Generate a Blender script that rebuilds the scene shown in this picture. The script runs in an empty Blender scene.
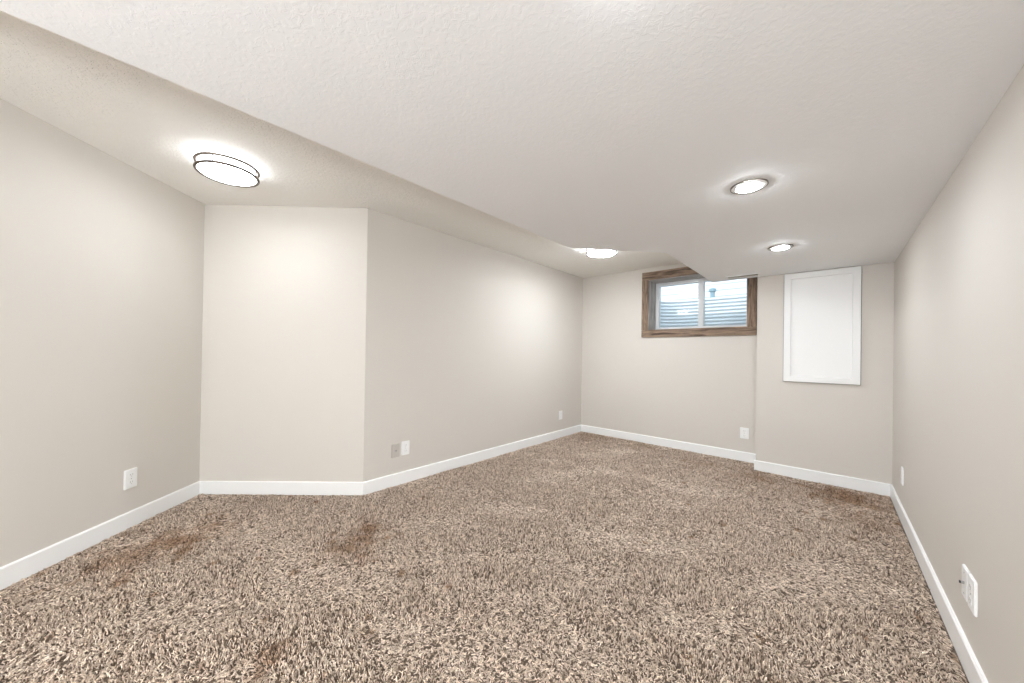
import bpy, bmesh, math, random
import numpy as np
from mathutils import Vector, Matrix

S = bpy.context.scene
C = S.collection
PI = math.pi
random.seed(4)

# ------------------------------------------------------------------ camera
cam_data = bpy.data.cameras.new('camera')
cam = bpy.data.objects.new('camera', cam_data)
C.objects.link(cam)
YAW, PITCH, ROLL, FPX, CX, CY = 0.7450, 0.0052, 0.0151, 352.27, 506.42, 351.79
fw = Vector((-math.sin(YAW) * math.cos(PITCH), math.cos(YAW) * math.cos(PITCH), math.sin(PITCH)))
rt = Vector((math.cos(YAW), math.sin(YAW), 0))
up = rt.cross(fw)
r2 = math.cos(ROLL) * rt + math.sin(ROLL) * up
u2 = -math.sin(ROLL) * rt + math.cos(ROLL) * up
M = Matrix((r2, u2, -fw)).transposed().to_4x4()
M.translation = Vector((0, 0, 1.25))
cam.matrix_world = M
cam_data.sensor_width = 36.0
cam_data.lens = 36.0 * FPX / 1024
cam_data.shift_x = (512 - CX) / 1024
cam_data.shift_y = (CY - 341.5) / 1024
cam_data.clip_start = 0.02
S.camera = cam

# ------------------------------------------------------------------ sky, sun, exposure
world = bpy.data.worlds.new('sky')
S.world = world
world.use_nodes = True
wn = world.node_tree.nodes
wn['Background'].inputs['Color'].default_value = (0.80, 0.90, 1.0, 1)
wn['Background'].inputs['Strength'].default_value = 1.35
sun_data = bpy.data.lights.new('sun', 'SUN')
sun = bpy.data.objects.new('sun', sun_data)
C.objects.link(sun)
sun_data.energy = 0.85
sun_data.angle = 0.02
sun.rotation_euler = (math.radians(48), 0, math.radians(-25))
sun.location = (0, 0, 8)

S.view_settings.view_transform = 'Standard'
S.view_settings.look = 'None'
S.view_settings.gamma = 1
S.view_settings.use_curve_mapping = False
S.view_settings.exposure = 0.77
LAMP = 18.0        # emission of the flush lamps in the visible half of the room
FILL = 262.0       # emission of the added, unseen fill globe behind the camera
DISC = 172.0        # emission of the small disc lights

# ------------------------------------------------------------------ materials
def new_mat(name):
    m = bpy.data.materials.new(name)
    m.use_nodes = True
    nt = m.node_tree
    return m, nt, nt.nodes['Principled BSDF']

def plain(name, col, rough=0.5, metal=0.0, spec=0.5):
    m, nt, b = new_mat(name)
    b.inputs['Base Color'].default_value = (*col, 1)
    b.inputs['Roughness'].default_value = rough
    b.inputs['Metallic'].default_value = metal
    b.inputs['Specular IOR Level'].default_value = spec
    return m

def node(nt, typ, **kw):
    n = nt.nodes.new(typ)
    for k, v in kw.items():
        if hasattr(n, k):
            setattr(n, k, v)
        else:
            n.inputs[k].default_value = v
    return n

def paint(name, col, rough, bump_scale, bump, dist=0.002):
    m, nt, b = new_mat(name)
    b.inputs['Base Color'].default_value = (*col, 1)
    b.inputs['Roughness'].default_value = rough
    b.inputs['Specular IOR Level'].default_value = 0.35
    tc = node(nt, 'ShaderNodeTexCoord')
    n1 = node(nt, 'ShaderNodeTexNoise', Scale=bump_scale, Detail=3.0)
    nt.links.new(tc.outputs['Object'], n1.inputs['Vector'])
    bp = node(nt, 'ShaderNodeBump', Strength=bump, Distance=dist)
    nt.links.new(n1.outputs['Fac'], bp.inputs['Height'])
    nt.links.new(bp.outputs['Normal'], b.inputs['Normal'])
    return m

def knockdown(name, col, strength=0.35):
    """flattened plaster splatter"""
    m, nt, b = new_mat(name)
    b.inputs['Base Color'].default_value = (*col, 1)
    b.inputs['Roughness'].default_value = 0.75
    b.inputs['Specular IOR Level'].default_value = 0.3
    tc = node(nt, 'ShaderNodeTexCoord')
    n1 = node(nt, 'ShaderNodeTexNoise', Scale=42.0, Detail=4.0, Roughness=0.6, Distortion=0.8)
    nt.links.new(tc.outputs['Object'], n1.inputs['Vector'])
    ramp = node(nt, 'ShaderNodeValToRGB')
    ramp.color_ramp.elements[0].position = 0.46
    ramp.color_ramp.elements[1].position = 0.58
    nt.links.new(n1.outputs['Fac'], ramp.inputs['Fac'])
    bp = node(nt, 'ShaderNodeBump', Strength=strength, Distance=0.003)
    nt.links.new(ramp.outputs['Color'], bp.inputs['Height'])
    nt.links.new(bp.outputs['Normal'], b.inputs['Normal'])
    return m

def wood(name, dark, light, grain_axis, rough=0.65):
    m, nt, b = new_mat(name)
    b.inputs['Roughness'].default_value = rough
    b.inputs['Specular IOR Level'].default_value = 0.3
    tc = node(nt, 'ShaderNodeTexCoord')
    mp = node(nt, 'ShaderNodeMapping')
    sc = [38.0, 38.0, 38.0]
    sc[grain_axis] = 3.2
    mp.inputs['Scale'].default_value = sc
    nt.links.new(tc.outputs['Object'], mp.inputs['Vector'])
    n1 = node(nt, 'ShaderNodeTexNoise', Scale=1.0, Detail=6.0, Roughness=0.65, Distortion=0.6)
    nt.links.new(mp.outputs['Vector'], n1.inputs['Vector'])
    ramp = node(nt, 'ShaderNodeValToRGB')
    ramp.color_ramp.elements[0].position = 0.33
    ramp.color_ramp.elements[0].color = (*dark, 1)
    ramp.color_ramp.elements[1].position = 0.68
    ramp.color_ramp.elements[1].color = (*light, 1)
    nt.links.new(n1.outputs['Fac'], ramp.inputs['Fac'])
    nt.links.new(ramp.outputs['Color'], b.inputs['Base Color'])
    bp = node(nt, 'ShaderNodeBump', Strength=0.4, Distance=0.003)
    nt.links.new(n1.outputs['Fac'], bp.inputs['Height'])
    nt.links.new(bp.outputs['Normal'], b.inputs['Normal'])
    return m

def glow(name, col, strength):
    m, nt, b = new_mat(name)
    b.inputs['Base Color'].default_value = (0.8, 0.8, 0.8, 1)
    b.inputs['Emission Color'].default_value = (*col, 1)
    b.inputs['Emission Strength'].default_value = strength
    return m

def glass_mat():
    m = bpy.data.materials.new('window_glass')
    m.use_nodes = True
    nt = m.node_tree
    nt.nodes.clear()
    out = node(nt, 'ShaderNodeOutputMaterial')
    mix = node(nt, 'ShaderNodeMixShader')
    tr = node(nt, 'ShaderNodeBsdfTransparent')
    tr.inputs['Color'].default_value = (0.93, 0.96, 0.97, 1)
    gl = node(nt, 'ShaderNodeBsdfGlossy', Roughness=0.02)
    fr = node(nt, 'ShaderNodeFresnel', IOR=1.45)
    nt.links.new(fr.outputs['Fac'], mix.inputs['Fac'])
    nt.links.new(tr.outputs['BSDF'], mix.inputs[1])
    nt.links.new(gl.outputs['BSDF'], mix.inputs[2])
    nt.links.new(mix.outputs['Shader'], out.inputs['Surface'])
    return m

WALL = paint('greige_wall_paint', (0.68, 0.638, 0.582), 0.55, 160.0, 0.10, 0.001)
CEIL = knockdown('white_knockdown_ceiling', (0.955, 0.955, 0.955), 0.14)
CEIL_HIGH = knockdown('cream_knockdown_ceiling', (0.95, 0.92, 0.865), 0.6)
TRIM = plain('white_trim_paint', (0.93, 0.925, 0.91), 0.35)
PANEL = plain('white_panel_paint', (0.87, 0.865, 0.85), 0.4)
PLATE = plain('white_plastic', (0.93, 0.925, 0.91), 0.3)
BEIGEPLATE = plain('grey_painted_plastic', (0.56, 0.52, 0.47), 0.45)
DARK = plain('dark_slot', (0.14, 0.13, 0.12), 0.6)
VENT = plain('tan_vent_metal', (0.42, 0.38, 0.33), 0.5)
SLOT = plain('grey_slot', (0.42, 0.40, 0.37), 0.6)
BLACK = plain('black_plastic', (0.015, 0.014, 0.013), 0.5)
STEEL = plain('steel_screw', (0.5, 0.49, 0.47), 0.35, 1.0)
NICKEL = plain('brushed_nickel', (0.155, 0.122, 0.10), 0.42, 1.0)
RIM = plain('dull_nickel', (0.22, 0.19, 0.17), 0.4, 1.0)
VINYL = plain('white_vinyl', (0.80, 0.82, 0.83), 0.35)
CASING_H = wood('brown_stained_wood_along', (0.05, 0.03, 0.02), (0.44, 0.31, 0.215), 0)
CASING_V = wood('brown_stained_wood_upright', (0.05, 0.03, 0.02), (0.44, 0.31, 0.215), 2)
JAMB = wood('weathered_grey_wood', (0.24, 0.22, 0.21), (0.72, 0.69, 0.66), 2)
JAMB_H = wood('weathered_grey_wood_along', (0.24, 0.22, 0.21), (0.72, 0.69, 0.66), 0)
GLASS = glass_mat()
LAMPGLOW = glow('lit_acrylic_drum', (0.925, 0.985, 1.05), LAMP)
SIDEGLOW = glow('lit_acrylic_side', (0.925, 0.985, 1.05), LAMP * 0.24)
FARGLOW = glow('lit_acrylic_drum_bright', (0.925, 0.985, 1.05), LAMP * 3.8)
FARSIDE = glow('lit_acrylic_side_bright', (0.925, 0.985, 1.05), LAMP * 0.9)
FILLGLOW = glow('fill_globe_glow', (0.925, 0.985, 1.05), FILL)
DISCGLOW = glow('lit_acrylic_disc', (0.935, 0.985, 1.05), DISC)
GALV = plain('galvanised_steel', (0.78, 0.83, 0.87), 0.5, 0.1)
SIDING = plain('pale_vinyl_siding', (0.78, 0.80, 0.82), 0.5)
GRAVEL = paint('gravel', (0.35, 0.33, 0.30), 0.9, 60.0, 1.0, 0.02)
PIPE = plain('grey_blue_pipe', (0.30, 0.42, 0.48), 0.5)

# ------------------------------------------------------------------ mesh helpers
def obj(name, bm, mat, parent=None, smooth=False):
    bmesh.ops.recalc_face_normals(bm, faces=bm.faces[:])
    me = bpy.data.meshes.new(name)
    bm.to_mesh(me)
    bm.free()
    me.materials.append(mat)
    if smooth:
        for p in me.polygons:
            p.use_smooth = True
    o = bpy.data.objects.new(name, me)
    C.objects.link(o)
    if parent is not None:
        o.parent = parent
    return o

def thing(name, label, cat, loc=(0, 0, 0), rotz=0.0, group=None):
    o = bpy.data.objects.new(name, None)
    o.empty_display_size = 0.05
    C.objects.link(o)
    o.location = loc
    o.rotation_euler = (0, 0, rotz)
    o['label'] = label
    o['category'] = cat
    o['kind'] = 'thing'
    if group:
        o['group'] = group
    return o

def struct(o, label=None, cat=None):
    o['kind'] = 'structure'
    if label:
        o['label'] = label
        o['category'] = cat
    return o

def copy_tree(o, parent=None):
    c = o.copy()
    C.objects.link(c)
    if parent is not None:
        c.parent = parent
    for ch in list(o.children):
        copy_tree(ch, c)
    return c

def add_box(bm, lo, hi, bevel=0.0, seg=2):
    ret = bmesh.ops.create_cube(bm, size=1.0)
    vs = ret['verts']
    for v in vs:
        v.co = Vector([(lo[i] + hi[i]) / 2 + v.co[i] * (hi[i] - lo[i]) for i in range(3)])
    if bevel:
        es = {e for v in vs for e in v.link_edges}
        bmesh.ops.bevel(bm, geom=list(es), offset=bevel, segments=seg, affect='EDGES', clamp_overlap=True)
    return bm

def box(lo, hi, bevel=0.0, seg=2):
    return add_box(bmesh.new(), lo, hi, bevel, seg)

def add_prism(bm, pts, z0, z1):
    lo = [bm.verts.new((x, y, z0)) for x, y in pts]
    hi = [bm.verts.new((x, y, z1)) for x, y in pts]
    bm.faces.new(lo)
    bm.faces.new(hi)
    n = len(pts)
    for i in range(n):
        bm.faces.new((lo[i], lo[(i + 1) % n], hi[(i + 1) % n], hi[i]))
    return bm

def add_lathe(bm, prof, n=64, close=False):
    """prof: list of (r, z) about the z axis"""
    rings = []
    for r, z in prof:
        if r < 1e-6:
            rings.append([bm.verts.new((0, 0, z))])
        else:
            rings.append([bm.verts.new((r * math.cos(2 * PI * k / n), r * math.sin(2 * PI * k / n), z)) for k in range(n)])
    pairs = list(zip(rings[:-1], rings[1:]))
    if close:
        pairs.append((rings[-1], rings[0]))
    for a, b in pairs:
        if len(a) == 1 and len(b) == 1:
            continue
        for k in range(n):
            j = (k + 1) % n
            if len(a) == 1:
                bm.faces.new((a[0], b[k], b[j]))
            elif len(b) == 1:
                bm.faces.new((a[k], a[j], b[0]))
            else:
                bm.faces.new((a[k], a[j], b[j], b[k]))
    return bm

def offset_poly(pts, d):
    """CCW polygon moved outward by d (inward if negative), mitred"""
    n = len(pts)
    out = []
    for i in range(n):
        p0, p1, p2 = Vector(pts[i - 1]), Vector(pts[i]), Vector(pts[(i + 1) % n])
        e1 = (p1 - p0).normalized()
        e2 = (p2 - p1).normalized()
        n1 = Vector((e1.y, -e1.x))
        n2 = Vector((e2.y, -e2.x))
        m = n1 + n2
        m = m * (d / (1 + n1.dot(n2)))
        out.append((p1.x + m.x, p1.y + m.y))
    return out

# ------------------------------------------------------------------ the room
XL, YF, YB, XB, XR = -3.0163, 5.1046, 4.7921, -0.6116, 0.4203
HR, HD, BB = 2.5134, 2.1472, 0.1042
FLOOR = -0.010
Pc = (XL, 1.4391)
Q = (-4.0298, 0.4577)
dl = Vector((math.cos(0.7869), -math.sin(0.7869)))
LB = (Q[0] + dl.x * 1.75, Q[1] + dl.y * 1.75)
YBK = -3.2
plan = [(XR, YBK), (XR, YB), (XB, YB), (XB, YF), (XL, YF), Pc, Q, LB, (LB[0], YBK)]
sides = ['right', 'bumpout', 'bumpout_return', 'far', 'long', 'angled', 'left', 'left_rear', 'back']
outer = offset_poly(plan, 0.36)
base_in = offset_poly(plan, -0.014)
base_ch = offset_poly(plan, -0.009)

WX0, WX1, WZ0, WZ1 = -1.945, -0.745, 1.612, 2.340       # window opening in the far wall

for i, side in enumerate(sides):
    j = (i + 1) % len(plan)
    if side == 'far':
        bm = bmesh.new()
        xs = [XB, WX1, WX0, XL]
        xo = [outer[i][0], WX1, WX0, outer[j][0]]
        zs = [FLOOR, WZ0, WZ1, HR]
        F = [[bm.verts.new((x, YF, z)) for z in zs] for x in xs]
        B = [[bm.verts.new((x, YF + 0.36, z)) for z in zs] for x in xo]
        for a in range(3):
            for b in range(3):
                if (a, b) == (1, 1):
                    continue
                for G in (F, B):
                    bm.faces.new((G[a][b], G[a + 1][b], G[a + 1][b + 1], G[a][b + 1]))
        ring = [(1, 1), (2, 1), (2, 2), (1, 2)]
        for k in range(4):
            (a, b), (c, d) = ring[k], ring[(k + 1) % 4]
            bm.faces.new((F[a][b], F[c][d], B[c][d], B[a][b]))
        for k in range(3):
            bm.faces.new((F[k][0], F[k + 1][0], B[k + 1][0], B[k][0]))
            bm.faces.new((F[k][3], F[k + 1][3], B[k + 1][3], B[k][3]))
            bm.faces.new((F[0][k], F[0][k + 1], B[0][k + 1], B[0][k]))
            bm.faces.new((F[3][k], F[3][k + 1], B[3][k + 1], B[3][k]))
    else:
        bm = add_prism(bmesh.new(), [plan[i], plan[j], outer[j], outer[i]], FLOOR, HR)
    struct(obj('wall_' + side, bm, WALL))
    # baseboard with a small chamfered top
    bm = bmesh.new()
    sec = []
    for q in (i, j):
        sec.append([bm.verts.new((*plan[q], FLOOR)), bm.verts.new((*base_in[q], FLOOR)), bm.verts.new((*base_in[q], BB - 0.006)),
                    bm.verts.new((*base_ch[q], BB)), bm.verts.new((*plan[q], BB))])
    bm.faces.new(sec[0])
    bm.faces.new(sec[1])
    for k in range(5):
        bm.faces.new((sec[0][k], sec[0][(k + 1) % 5], sec[1][(k + 1) % 5], sec[1][k]))
    struct(obj('baseboard_' + side, bm, TRIM))

def carpet_base():
    m, nt, b = new_mat('carpet_backing')
    b.inputs['Base Color'].default_value = (0.15, 0.11, 0.083, 1)
    b.inputs['Roughness'].default_value = 0.95
    b.inputs['Specular IOR Level'].default_value = 0.1
    return m
struct(obj('floor', add_prism(bmesh.new(), outer, FLOOR - 0.1, FLOOR), carpet_base()))
struct(obj('ceiling', add_prism(bmesh.new(), outer, HR, HR + 0.12), CEIL_HIGH))

# the lowered part of the ceiling, with its clipped corner
drop = [(XR, YBK), (XR, YB), (XB, YB), (-1.064, YB), (-1.056, 3.185), (-1.628, 2.540), (-1.660, YBK)]
bm = add_prism(bmesh.new(), drop, HD, HR)
es = [e for e in bm.edges if all(abs(v.co.z - HD) < 1e-5 for v in e.verts) and
      all(v.co.x < -0.62 or False for v in e.verts)]
bmesh.ops.bevel(bm, geom=es, offset=0.004, segments=2, affect='EDGES')
struct(obj('ceiling_lowered', bm, CEIL))

# ------------------------------------------------------------------ carpet pile (frieze yarn, one object)
def build_pile():
    rng = np.random.default_rng(7)
    poly = np.array(offset_poly(plan, -0.016))
    n0 = 470000
    x = rng.uniform(-4.05, 0.42, n0)
    y = rng.uniform(-1.2, 5.11, n0)
    inside = np.zeros(n0, bool)
    for a in range(len(poly)):
        x1, y1 = poly[a]
        x2, y2 = poly[(a + 1) % len(poly)]
        if abs(y2 - y1) < 1e-9:
            continue
        c = ((y1 > y) != (y2 > y)) & (x < (x2 - x1) * (y - y1) / (y2 - y1) + x1)
        inside ^= c
    depth = x * fw.x + y * fw.y
    inside &= depth > 0.95
    lat = np.abs((x * rt.x + y * rt.y) / np.maximum(depth, 0.1))
    inside &= lat < 1.62
    x, y = x[inside], y[inside]
    n = len(x)

    def field(px, py, seed, waves):
        r = np.random.default_rng(seed)
        v = np.zeros(len(px))
        for wl in waves:
            for _ in range(4):
                a = r.uniform(0, 2 * PI)
                v += np.sin((px * math.cos(a) + py * math.sin(a)) * 2 * PI / (wl * r.uniform(.7, 1.4)) + r.uniform(0, 6.28))
        return v / math.sqrt(2 * len(waves))
    # pile lean: brushed patches
    ang = 2.6 * field(x, y, 11, (1.1, 0.5)) + rng.normal(0, 1.3, n)
    leanamt = np.clip(0.75 + 0.55 * field(x, y, 5, (0.9, 0.35)) + rng.normal(0, 0.35, n), 0.05, 1.7)
    length = rng.normal(0.020, 0.005, n).clip(0.010, 0.036)
    rad = rng.normal(0.0023, 0.0005, n).clip(0.0014, 0.0045)
    # keep the yarn clear of the walls
    edge = np.full(n, 9.0)
    ex = np.zeros(n)
    ey = np.zeros(n)
    for a in range(len(poly)):
        p = poly[a]
        e = poly[(a + 1) % len(poly)] - p
        L = np.hypot(*e)
        e = e / L
        tt = ((x - p[0]) * e[0] + (y - p[1]) * e[1]).clip(0, L)
        d = np.hypot(x - p[0] - tt * e[0], y - p[1] - tt * e[1])
        m = d < edge
        edge = np.where(m, d, edge)
        ex = np.where(m, -e[1], ex)
        ey = np.where(m, e[0], ey)
    NS = 5
    curl = rng.normal(0, 2.4, n)
    pts = np.zeros((NS, n, 3))
    pts[0] = np.stack([x, y, np.full(n, FLOOR - 0.002)], 1)
    pitch = np.clip(1.35 - 0.45 * leanamt, 0.25, 1.5)
    step = length / (NS - 1)
    bend = leanamt * rng.uniform(0.25, 0.6, n)
    for k in range(1, NS):
        d = np.stack([np.cos(ang) * np.cos(pitch), np.sin(ang) * np.cos(pitch), np.sin(pitch)], 1)
        q = pts[k - 1] + d * step[:, None]
        near = edge < 0.03
        q[:, 0] += np.where(near, ex * 0.004, 0)
        q[:, 1] += np.where(near, ey * 0.004, 0)
        pts[k] = q
        ang = ang + curl * 0.35
        pitch = np.maximum(pitch - bend, -0.35)
    # lift nothing above the top of the pile; never below the backing
    pts[1:, :, 2] = np.clip(pts[1:, :, 2], FLOOR + 0.003, np.where(edge < 0.02, 0.001, 0.008)[None])
    verts = np.zeros((n, NS, 3, 3))
    taper = [1.0, 1.0, 1.05, 0.95, 0.45]
    for k in range(NS):
        a, b = pts[max(k - 1, 0)], pts[min(k + 1, NS - 1)]
        t = b - a
        t /= np.linalg.norm(t, axis=1)[:, None] + 1e-9
        ref = np.zeros_like(t)
        ref[:, 2] = 1
        s1 = np.cross(t, ref)
        ln = np.linalg.norm(s1, axis=1)[:, None]
        s1 = np.where(ln > 0.05, s1 / np.maximum(ln, 1e-6), np.array([1.0, 0, 0]))
        s2 = np.cross(s1, t)
        for c in range(3):
            th = 2 * PI * c / 3 + 0.7 * k
            verts[:, k, c] = pts[k] + (s1 * math.cos(th) + s2 * math.sin(th)) * (rad * taper[k])[:, None]
    V = verts.reshape(-1, 3)
    base = (np.arange(n) * NS * 3)[:, None]
    quads = []
    for k in range(NS - 1):
        for c in range(3):
            d = (c + 1) % 3
            quads.append([k * 3 + c, k * 3 + d, (k + 1) * 3 + d, (k + 1) * 3 + c])
    quads = np.array(quads)
    qi = (base[:, :, None] + quads[None]).reshape(-1, 4)
    tris = (base + np.array([[(NS - 1) * 3, (NS - 1) * 3 + 1, (NS - 1) * 3 + 2]])).reshape(-1, 3)
    nq, ntr = len(qi), len(tris)
    me = bpy.data.meshes.new('carpet_pile')
    me.vertices.add(len(V))
    me.vertices.foreach_set('co', V.astype(np.float32).ravel())
    me.loops.add(nq * 4 + ntr * 3)
    me.loops.foreach_set('vertex_index', np.concatenate([qi.ravel(), tris.ravel()]).astype(np.int32))
    me.polygons.add(nq + ntr)
    starts = np.concatenate([np.arange(nq) * 4, nq * 4 + np.arange(ntr) * 3]).astype(np.int32)
    me.polygons.foreach_set('loop_start', starts)
    me.polygons.foreach_set('use_smooth', np.ones(nq + ntr, bool))
    # yarn dye: several heathered shades, browner in stains and in blotches by the walls
    shades = np.array([(0.66, 0.565, 0.49), (0.50, 0.415, 0.35), (0.92, 0.83, 0.75), (0.27, 0.21, 0.165), (0.12, 0.088, 0.065)])
    pick = rng.choice(5, n, p=[0.33, 0.27, 0.22, 0.12, 0.06])
    col = shades[pick] * np.array([1.14, 1.075, 0.995]) * rng.normal(1, 0.06, (n, 1))
    stain_blotch = np.zeros(n)
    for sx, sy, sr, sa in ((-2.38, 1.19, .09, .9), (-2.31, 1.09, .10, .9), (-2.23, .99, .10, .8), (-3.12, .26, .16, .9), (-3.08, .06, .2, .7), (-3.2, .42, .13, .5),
                           (-1.65, .42, .06, .8), (-1.1, 4.6, .16, .5), (-.55, 4.5, .22, .6), (.1, 4.45, .28, .9), (.2, 3.9, .2, .5), (-2.7, 4.85, .25, .5), (-1.9, 4.9, .2, .4)):  # first entries are stains, the rest brown blotches along far and right walls
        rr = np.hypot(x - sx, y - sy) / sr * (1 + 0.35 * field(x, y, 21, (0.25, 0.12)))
        stain_blotch = np.maximum(stain_blotch, sa * np.exp(-rr ** 2))
    browned = col * np.array([0.56, 0.42, 0.31])
    col = col * (1 - stain_blotch[:, None]) + browned * stain_blotch[:, None]
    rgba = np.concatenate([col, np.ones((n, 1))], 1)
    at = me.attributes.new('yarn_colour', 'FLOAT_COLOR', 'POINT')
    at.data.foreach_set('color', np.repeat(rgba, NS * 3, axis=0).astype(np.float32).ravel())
    me.update(calc_edges=True)
    m, nt, b = new_mat('frieze_yarn')
    an = node(nt, 'ShaderNodeAttribute')
    an.attribute_name = 'yarn_colour'
    nt.links.new(an.outputs['Color'], b.inputs['Base Color'])
    b.inputs['Roughness'].default_value = 0.8
    b.inputs['Specular IOR Level'].default_value = 0.25
    me.materials.append(m)
    o = bpy.data.objects.new('carpet_pile', me)
    C.objects.link(o)
    o['kind'] = 'stuff'
    o['label'] = 'shaggy mottled taupe brown carpet pile covering the whole floor'
    o['category'] = 'carpet'
build_pile()

# ------------------------------------------------------------------ window in the far wall
win = bpy.data.objects.new('window_1', None)
C.objects.link(win)
win.location = ((WX0 + WX1) / 2, YF, WZ0)
struct(win)
def wpart(name, lo, hi, mat, bevel=0.0, parent=None, label=None):
    p = parent or win
    off = Vector(win.location)
    o = obj(name, box(Vector(lo) - off, Vector(hi) - off, bevel), mat, p)
    if label:
        o['label'] = label
    return o
TX0, TX1, TZ0, TZ1 = -2.030, -0.655, 1.514, 2.450
cz = 0.022
wpart('casing_board', (TX0, YF - cz, TZ0), (TX1, YF + 0.001, WZ0 + 0.004), CASING_H, 0.004, label='dark brown wooden board under the window')
wpart('casing_board', (TX0, YF - cz, WZ1 - 0.004), (TX1, YF + 0.001, TZ1), CASING_H, 0.004, label='dark brown wooden board over the window')
wpart('casing_board', (TX0, YF - cz - .002, WZ0 + 0.003), (WX0 + 0.006, YF + 0.001, WZ1 - 0.003), CASING_V, 0.004, label='dark brown wooden board left of the window')
wpart('casing_board', (WX1 - 0.006, YF - cz - .002, WZ0 + 0.003), (TX1, YF + 0.001, WZ1 - 0.003), CASING_V, 0.004, label='dark brown wooden board right of the window')
jy1 = YF + 0.30
jt = 0.012
wpart('jamb_board', (WX0, YF, WZ0), (WX0 + jt, jy1, WZ1), JAMB, label='weathered grey jamb board')
wpart('jamb_board', (WX1 - jt, YF, WZ0), (WX1, jy1, WZ1), JAMB)
wpart('jamb_board', (WX0 + jt, YF, WZ1 - jt), (WX1 - jt, jy1, WZ1), JAMB_H)
wpart('sill_board', (WX0 + jt, YF, WZ0), (WX1 - jt, jy1, WZ0 + jt), CASING_H)
GY0, GY1 = jy1 - 0.03, jy1 + 0.05
fx0, fx1, fz0, fz1 = WX0 + jt, WX1 - jt, WZ0 + jt, WZ1 - jt
fr = 0.045
bm = bmesh.new()
off = Vector(win.location)
o_ = [(fx0, fz0), (fx1, fz0), (fx1, fz1), (fx0, fz1)]
i_ = [(fx0 + fr, fz0 + fr), (fx1 - fr, fz0 + fr), (fx1 - fr, fz1 - fr), (fx0 + fr, fz1 - fr)]
loops = []
for yy, pts in ((GY0, o_), (GY0, i_), (GY1, i_), (GY1, o_)):
    loops.append([bm.verts.new(Vector((px, yy, pz)) - off) for px, pz in pts])
for a in range(4):
    A, Bq = loops[a], loops[(a + 1) % 4]
    for k in range(4):
        bm.faces.new((A[k], A[(k + 1) % 4], Bq[(k + 1) % 4], Bq[k]))
vf = obj('window_frame', bm, VINYL, win)
mx = -1.327
wpart('mullion', (mx - .034, GY0 - .004, fz0 + fr), (mx + .034, GY1 - .005, fz1 - fr), VINYL, 0.003)
gy = (GY0 + GY1) / 2
wpart('pane', (fx0 + fr, gy - .003, fz0 + fr), (mx - .034, gy + .003, fz1 - fr), GLASS)
wpart('pane', (mx + .034, gy - .003, fz0 + fr), (fx1 - fr, gy + .003, fz1 - fr), GLASS)

# ------------------------------------------------------------------ outside the window
YO = YF + 0.37
gz = 2.10
# ridged steel window well
def build_well():
    bm = bmesh.new()
    x0, x1, yb, rad = -2.16, -0.52, 6.20, 0.42
    path = [(x0, YO)]
    for k in range(9):
        a = PI - k / 8 * PI / 2
        path.append((x0 + rad + rad * math.cos(a), yb - rad + rad * math.sin(a)))
    for k in range(9):
        a = PI / 2 - k / 8 * PI / 2
        path.append((x1 - rad + rad * math.cos(a), yb - rad + rad * math.sin(a)))
    path.append((x1, YO))
    nrm = []
    for k in range(len(path)):
        a = Vector(path[max(k - 1, 0)])
        b = Vector(path[min(k + 1, len(path) - 1)])
        t = (b - a).normalized()
        nrm.append(Vector((-t.y, t.x)))
    z0, z1, pitch = 1.35, 2.172, 0.055
    nz = 84
    rows = []
    for side in (0, 0.004):
        R = []
        for q in range(nz + 1):
            z = z0 + (z1 - z0) * q / nz
            d = 0.009 * math.cos(2 * PI * (z1 - z) / pitch) + side
            R.append([bm.verts.new((p[0] + n.x * d, p[1] + n.y * d, z)) for p, n in zip(path, nrm)])
        rows.append(R)
        for q in range(nz):
            for k in range(len(path) - 1):
                bm.faces.new((R[q][k], R[q][k + 1], R[q + 1][k + 1], R[q + 1][k]))
    A, B = rows
    for q in (0, nz):
        for k in range(len(path) - 1):
            bm.faces.new((A[q][k], A[q][k + 1], B[q][k + 1], B[q][k]))
    for q in range(nz):
        for k in (0, len(path) - 1):
            bm.faces.new((A[q][k], A[q + 1][k], B[q + 1][k], B[q][k]))
    return bm
well = obj('window_well', build_well(), GALV, smooth=True)
well['label'] = 'ridged grey steel window well outside the basement window'
well['category'] = 'window well'
well['kind'] = 'thing'
bm = box((-2.6, YO, 1.22), (-0.1, 6.7, 1.36))
struct(obj('ground_gravel', bm, GRAVEL))
# outdoor ground with an opening for the well
bm = bmesh.new()
add_box(bm, (-12, 6.23, gz - .9), (10, 8.8, gz))
struct(obj('ground_outside', bm, GRAVEL))
# neighbouring house: lapped siding
bm = bmesh.new()
zz = 1.9
prof = [(8.6, 1.9)]
while zz < 5.6:
    prof += [(8.586, zz), (8.6, zz + 0.125)]
    zz += 0.13
prof += [(8.75, zz), (8.75, 1.9)]
L = [bm.verts.new((-12, py, pz)) for py, pz in prof]
R = [bm.verts.new((10, py, pz)) for py, pz in prof]
for k in range(len(prof)):
    j = (k + 1) % len(prof)
    bm.faces.new((L[k], L[j], R[j], R[k]))
bm.faces.new(L)
bm.faces.new(R)
struct(obj('wall_outside', bm, SIDING))
t = thing('vent_pipe', 'short capped grey blue pipe standing outside beyond the window well', 'pipe', (-1.655, 7.5, gz))
bm = add_lathe(bmesh.new(), [(0, 0), (.04, 0), (.04, .40), (0, .40)], 20)
obj('pipe', bm, PIPE, t)
bm = add_lathe(bmesh.new(), [(0, .38), (.062, .38), (.062, .425), (.03, .445), (0, .445)], 20)
obj('cap', bm, PIPE, t)

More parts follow.
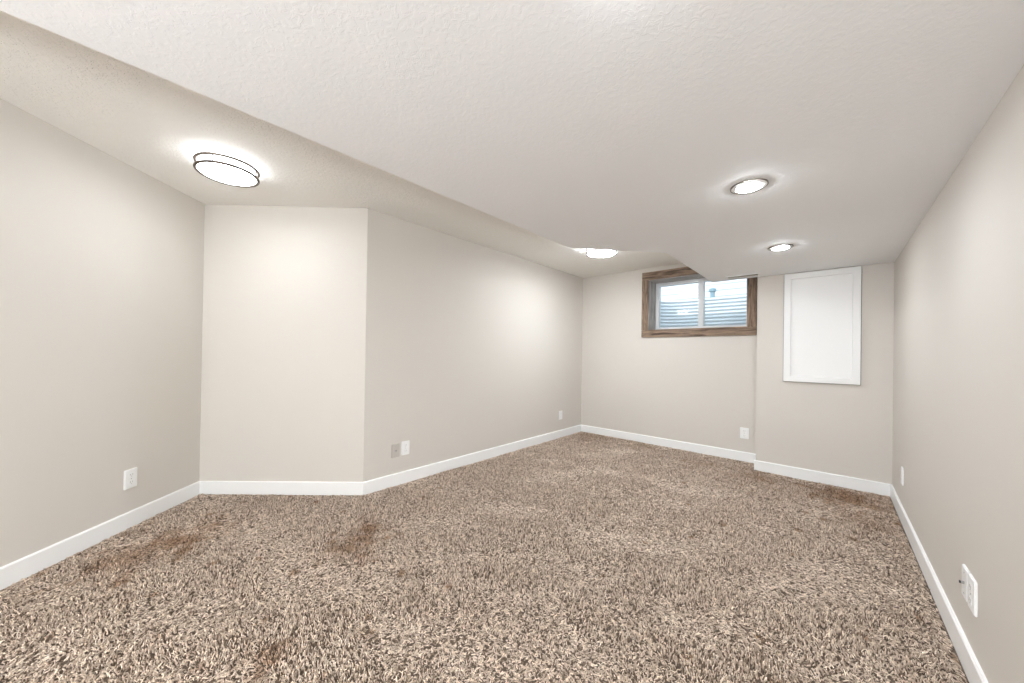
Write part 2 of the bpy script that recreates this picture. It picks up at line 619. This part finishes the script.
# ------------------------------------------------------------------ ceiling lamps
def flush_lamp(loc, label, rot, light=LAMPGLOW):
    t = thing('ceiling_lamp', label, 'ceiling lamp', loc, rot, 'round flush ceiling lamps')
    Rr = 0.168
    obj('base_pan', add_lathe(bmesh.new(), [(0, 0), (.15, 0), (.15, -.016), (0, -.016)]), TRIM, t)
    d = obj('diffuser', add_lathe(bmesh.new(), [(0, -.016), (.153, -.016), (.157, -.022), (.157, -.082), (.150, -.088), (.09, -.094), (0, -.096)]), light, t, True)
    d.data.materials.append(FARSIDE if light is FARGLOW else SIDEGLOW)
    for p in d.data.polygons:
        if abs(p.normal.z) < 0.5:
            p.material_index = 1
    d['label'] = 'glowing white diffuser drum'
    def ring(z):
        w, h = 0.0092, 0.0078
        prof = [(Rr + w * math.cos(a), z + h * math.sin(a)) for a in [2 * PI * k / 10 for k in range(10)]]
        o = obj('ring', add_lathe(bmesh.new(), prof, 72, True), NICKEL, t, True)
        o['label'] = 'brushed metal ring'
        return o
    ring(-.033)
    ring(-.083)
    for k in range(4):
        a = k * PI / 2
        bm = bmesh.new()
        bmesh.ops.create_cone(bm, cap_ends=True, segments=10, radius1=.0035, radius2=.0035, depth=.05,
                              matrix=Matrix.Translation((Rr * math.cos(a), Rr * math.sin(a), -.058)))
        obj('post', bm, NICKEL, t)
    return t
flush_lamp((-3.005, 0.457, HR), 'lit round flush ceiling lamp with double metal ring near the angled wall corner', 0.95)
flush_lamp((-1.972, 3.742, HR), 'lit round flush ceiling lamp partly behind the lowered ceiling, near the window', 2.4, FARGLOW)



# added fill globe, unseen behind the camera, brightens the lowered ceiling
t = thing('fill_pendant', 'added opal globe fill light, unseen behind the camera', 'fill light', (0.06, -1.75, HD))
obj('fill_ceiling_rose', add_lathe(bmesh.new(), [(0, 0), (.06, 0), (.055, -.02), (.01, -.03), (0, -.03)], 32), NICKEL, t, True)
obj('fill_stem', add_lathe(bmesh.new(), [(0, -.02), (.006, -.02), (.006, -.62), (0, -.62)], 12), NICKEL, t, True)
obj('cap', add_lathe(bmesh.new(), [(0, -.60), (.035, -.60), (.04, -.635), (0, -.635)], 32), NICKEL, t, True)
obj('fill_globe', add_lathe(bmesh.new(), [(.115 * math.sin(PI * k / 16), -.73 + .115 * math.cos(PI * k / 16)) for k in range(17)], 32), FILLGLOW, t, True)

def disc_light(loc, label):
    t = thing('disc_light', label, 'ceiling light', loc, 0, 'small round disc lights on the lowered ceiling')
    tr = obj('trim_ring', add_lathe(bmesh.new(), [(.053, 0), (.080, 0), (.080, -.004), (.077, -.006), (.059, -.009), (.053, -.009)], 64, True), TRIM, t, True)
    rim = obj('outer_rim', add_lathe(bmesh.new(), [(.0785, 0), (.083, 0), (.083, -.006), (.0785, -.006)], 64, True), RIM, tr)
    rim['label'] = 'thin metal rim'
    ln = obj('lens', add_lathe(bmesh.new(), [(.053, -.002), (.053, -.0105), (.048, -.013), (.036, -.0155), (0, -.017)], 48), DISCGLOW, t, True)
    ln['label'] = 'glowing white lens'
    return t
d0 = disc_light((-0.324, 2.206, HD), 'lit small round light mid ceiling, farther from the white wall panel than its twin')
for y, lab in ((3.593, 'lit small round ceiling light nearest the white wall panel'),
               (0.735, 'lit small round ceiling light on the lowered ceiling just above the camera')):
    c = copy_tree(d0)
    c.location = (-0.31, y, HD)
    c['label'] = lab

# air register on the lowered ceiling by the window
t = thing('ceiling_vent', 'slim white ceiling air vent at the edge of the lowered ceiling by the window', 'vent', (-0.725, 4.612, HD))
bm = bmesh.new()
for lo, hi in (((-.15, -.06, -.006), (.15, -.047, 0)), ((-.15, .047, -.006), (.15, .06, 0)),
               ((-.15, -.047, -.006), (-.137, .047, 0)), ((.137, -.047, -.006), (.15, .047, 0))):
    add_box(bm, lo, hi)
bmesh.ops.remove_doubles(bm, verts=bm.verts[:], dist=1e-5)
obj('vent_frame', bm, TRIM, t)
obj('backing', box((-.137, -.047, -.0012), (.137, .047, -.0002)), DARK, t)
for k in range(6):
    yy = -.039 + k * .0156
    bm = box((-.137, yy - .006, -.0048), (.137, yy + .004, -.0034))
    obj('slat', bm, VENT, t)

# ------------------------------------------------------------------ white access panel
t = thing('access_panel', 'tall white framed access panel on the wall right of the window', 'panel', (-0.3755, YB, 1.001))
PW, PH, rail, dep = 0.582, 1.138, 0.056, 0.026
bm = bmesh.new()
o_ = [(0, 0), (PW, 0), (PW, PH), (0, PH)]
i_ = [(rail, rail), (PW - rail, rail), (PW - rail, PH - rail), (rail, PH - rail)]
i2 = [(a + (0.004 if a < PW / 2 else -0.004), b + (0.004 if b < PH / 2 else -0.004)) for a, b in i_]
loops = []
for yy, pts in ((-.004, o_), (-dep + .003, o_), (-dep, [(a + (.003 if a < .1 else -.003), b + (.003 if b < .1 else -.003)) for a, b in o_]), (-dep, i_), (-dep + .014, i2), (-.004, i2)):
    loops.append([bm.verts.new((px, yy, pz)) for px, pz in pts])
for a in range(6):
    A, Bq = loops[a], loops[(a + 1) % 6]
    for k in range(4):
        bm.faces.new((A[k], A[(k + 1) % 4], Bq[(k + 1) % 4], Bq[k]))
obj('panel_frame', bm, PANEL, t)
obj('panel_board', box((rail, -dep + .014, rail), (PW - rail, -.003, PH - rail)), PANEL, t)
obj('backing', box((-.004, -.006, -.004), (PW + .004, 0, PH + .002)), DARK, t)['label'] = 'dark shadow gap strip behind the frame'

# ------------------------------------------------------------------ outlets. Local frame: x along the wall, -y into the room, z up
def rounded_plate(w, h, d, b):
    bm = bmesh.new()
    add_box(bm, (-w / 2, -d, -h / 2), (w / 2, 0, h / 2))
    es = [e for e in bm.edges if any(abs(v.co.y + d) < 1e-6 for v in e.verts)]
    bmesh.ops.bevel(bm, geom=es, offset=b, segments=2, affect='EDGES')
    return bm

def cyl_y(r, y0, y1, x=0, z=0, n=20):
    bm = bmesh.new()
    m = Matrix.Translation((x, (y0 + y1) / 2, z)) @ Matrix.Rotation(PI / 2, 4, 'X')
    bmesh.ops.create_cone(bm, cap_ends=True, segments=n, radius1=r, radius2=r, depth=abs(y1 - y0), matrix=m)
    return bm

PWID, PHGT, PD = 0.088, 0.132, 0.008
def outlet(loc, rot, label):
    t = thing('wall_outlet', label, 'outlet', loc, rot, 'white power outlets low on the walls')
    obj('cover_plate', rounded_plate(PWID, PHGT, PD, .003), PLATE, t)
    for s in (-1, 1):
        z = s * 0.026
        f = bmesh.new()
        add_box(f, (-.020, -PD - .0016, z - .017), (.020, -PD + .001, z + .017))
        es = [e for e in f.edges if abs(e.verts[0].co.x - e.verts[1].co.x) < 1e-6 and abs(e.verts[0].co.z - e.verts[1].co.z) < 1e-6]
        bmesh.ops.bevel(f, geom=es, offset=.009, segments=4, affect='EDGES')
        r = obj('socket', f, PLATE, t)
        for sx in (-.0075, .0075):
            obj('slot', box((sx - .0014, -PD - .0022, z - .002), (sx + .0014, -PD - .0014, z + .009)), SLOT, r)
        obj('ground_hole', cyl_y(.0026, -PD - .0022, -PD - .0014, 0, z - .009, 12), SLOT, r)
    obj('screw', cyl_y(.0035, -PD - .0012, -PD, 0, 0, 12), STEEL, t)
    return t

def coax(loc, rot, label, mat, plug):
    t = thing('coax_plate', label, 'wall plate', loc, rot)
    obj('cover_plate', rounded_plate(PWID - .006, PHGT - .004, PD, .003), mat, t)
    j = obj('coax_jack', cyl_y(.0065, -PD - .009, -PD, 0, 0, 6), STEEL, t)
    if plug:
        obj('plug', cyl_y(.0055, -PD - .013, -PD - .009, 0, 0, 16), BLACK, j)['label'] = 'black stub of a plug'
    else:
        obj('centre_hole', cyl_y(.004, -PD - .0095, -PD - .0088, 0, 0, 12), DARK, j)
    for s in (-1, 1):
        obj('screw', cyl_y(.0033, -PD - .001, -PD, 0, s * .042, 12), STEEL, t)
    return t

rot_left = math.atan2(-dl.y, -dl.x) + PI      # wall frame: -y local points into the room
def facing(nx, ny):
    return math.atan2(ny, nx) + PI / 2
nl = Vector((-dl.y, dl.x))                    # inward normal of the left wall
pl = Vector(Q) + dl * 0.590
first = outlet((pl.x, pl.y, 0.333), facing(nl.x, nl.y), 'white power outlet on the left wall, the nearest one left of the wall corner')
def more(loc, rot, label):
    c = copy_tree(first)
    c.location = loc
    c.rotation_euler = (0, 0, rot)
    c['label'] = label
    return c
more((XL, 1.850, 0.326), facing(1, 0), 'white power outlet beside the grey coax plate on the long wall')
more((XL, 4.500, 0.330), facing(1, 0), 'white power outlet on the long wall near the far corner')
more((-0.766, YF, 0.330), facing(0, -1), 'white power outlet on the far wall below the window')
more((XR, 4.152, 0.338), facing(-1, 0), 'white power outlet on the right wall near the far corner')
more((XR, 2.280, 0.328), facing(-1, 0), 'white power outlet on the right wall beside the plate with a black plug')
coax((XL, 1.747, 0.320), facing(1, 0), 'grey coax plate on the long wall beside a white outlet', BEIGEPLATE, False)
coax((XR, 2.376, 0.328), facing(-1, 0), 'white coax plate with a black plug stub on the right wall', PLATE, True)
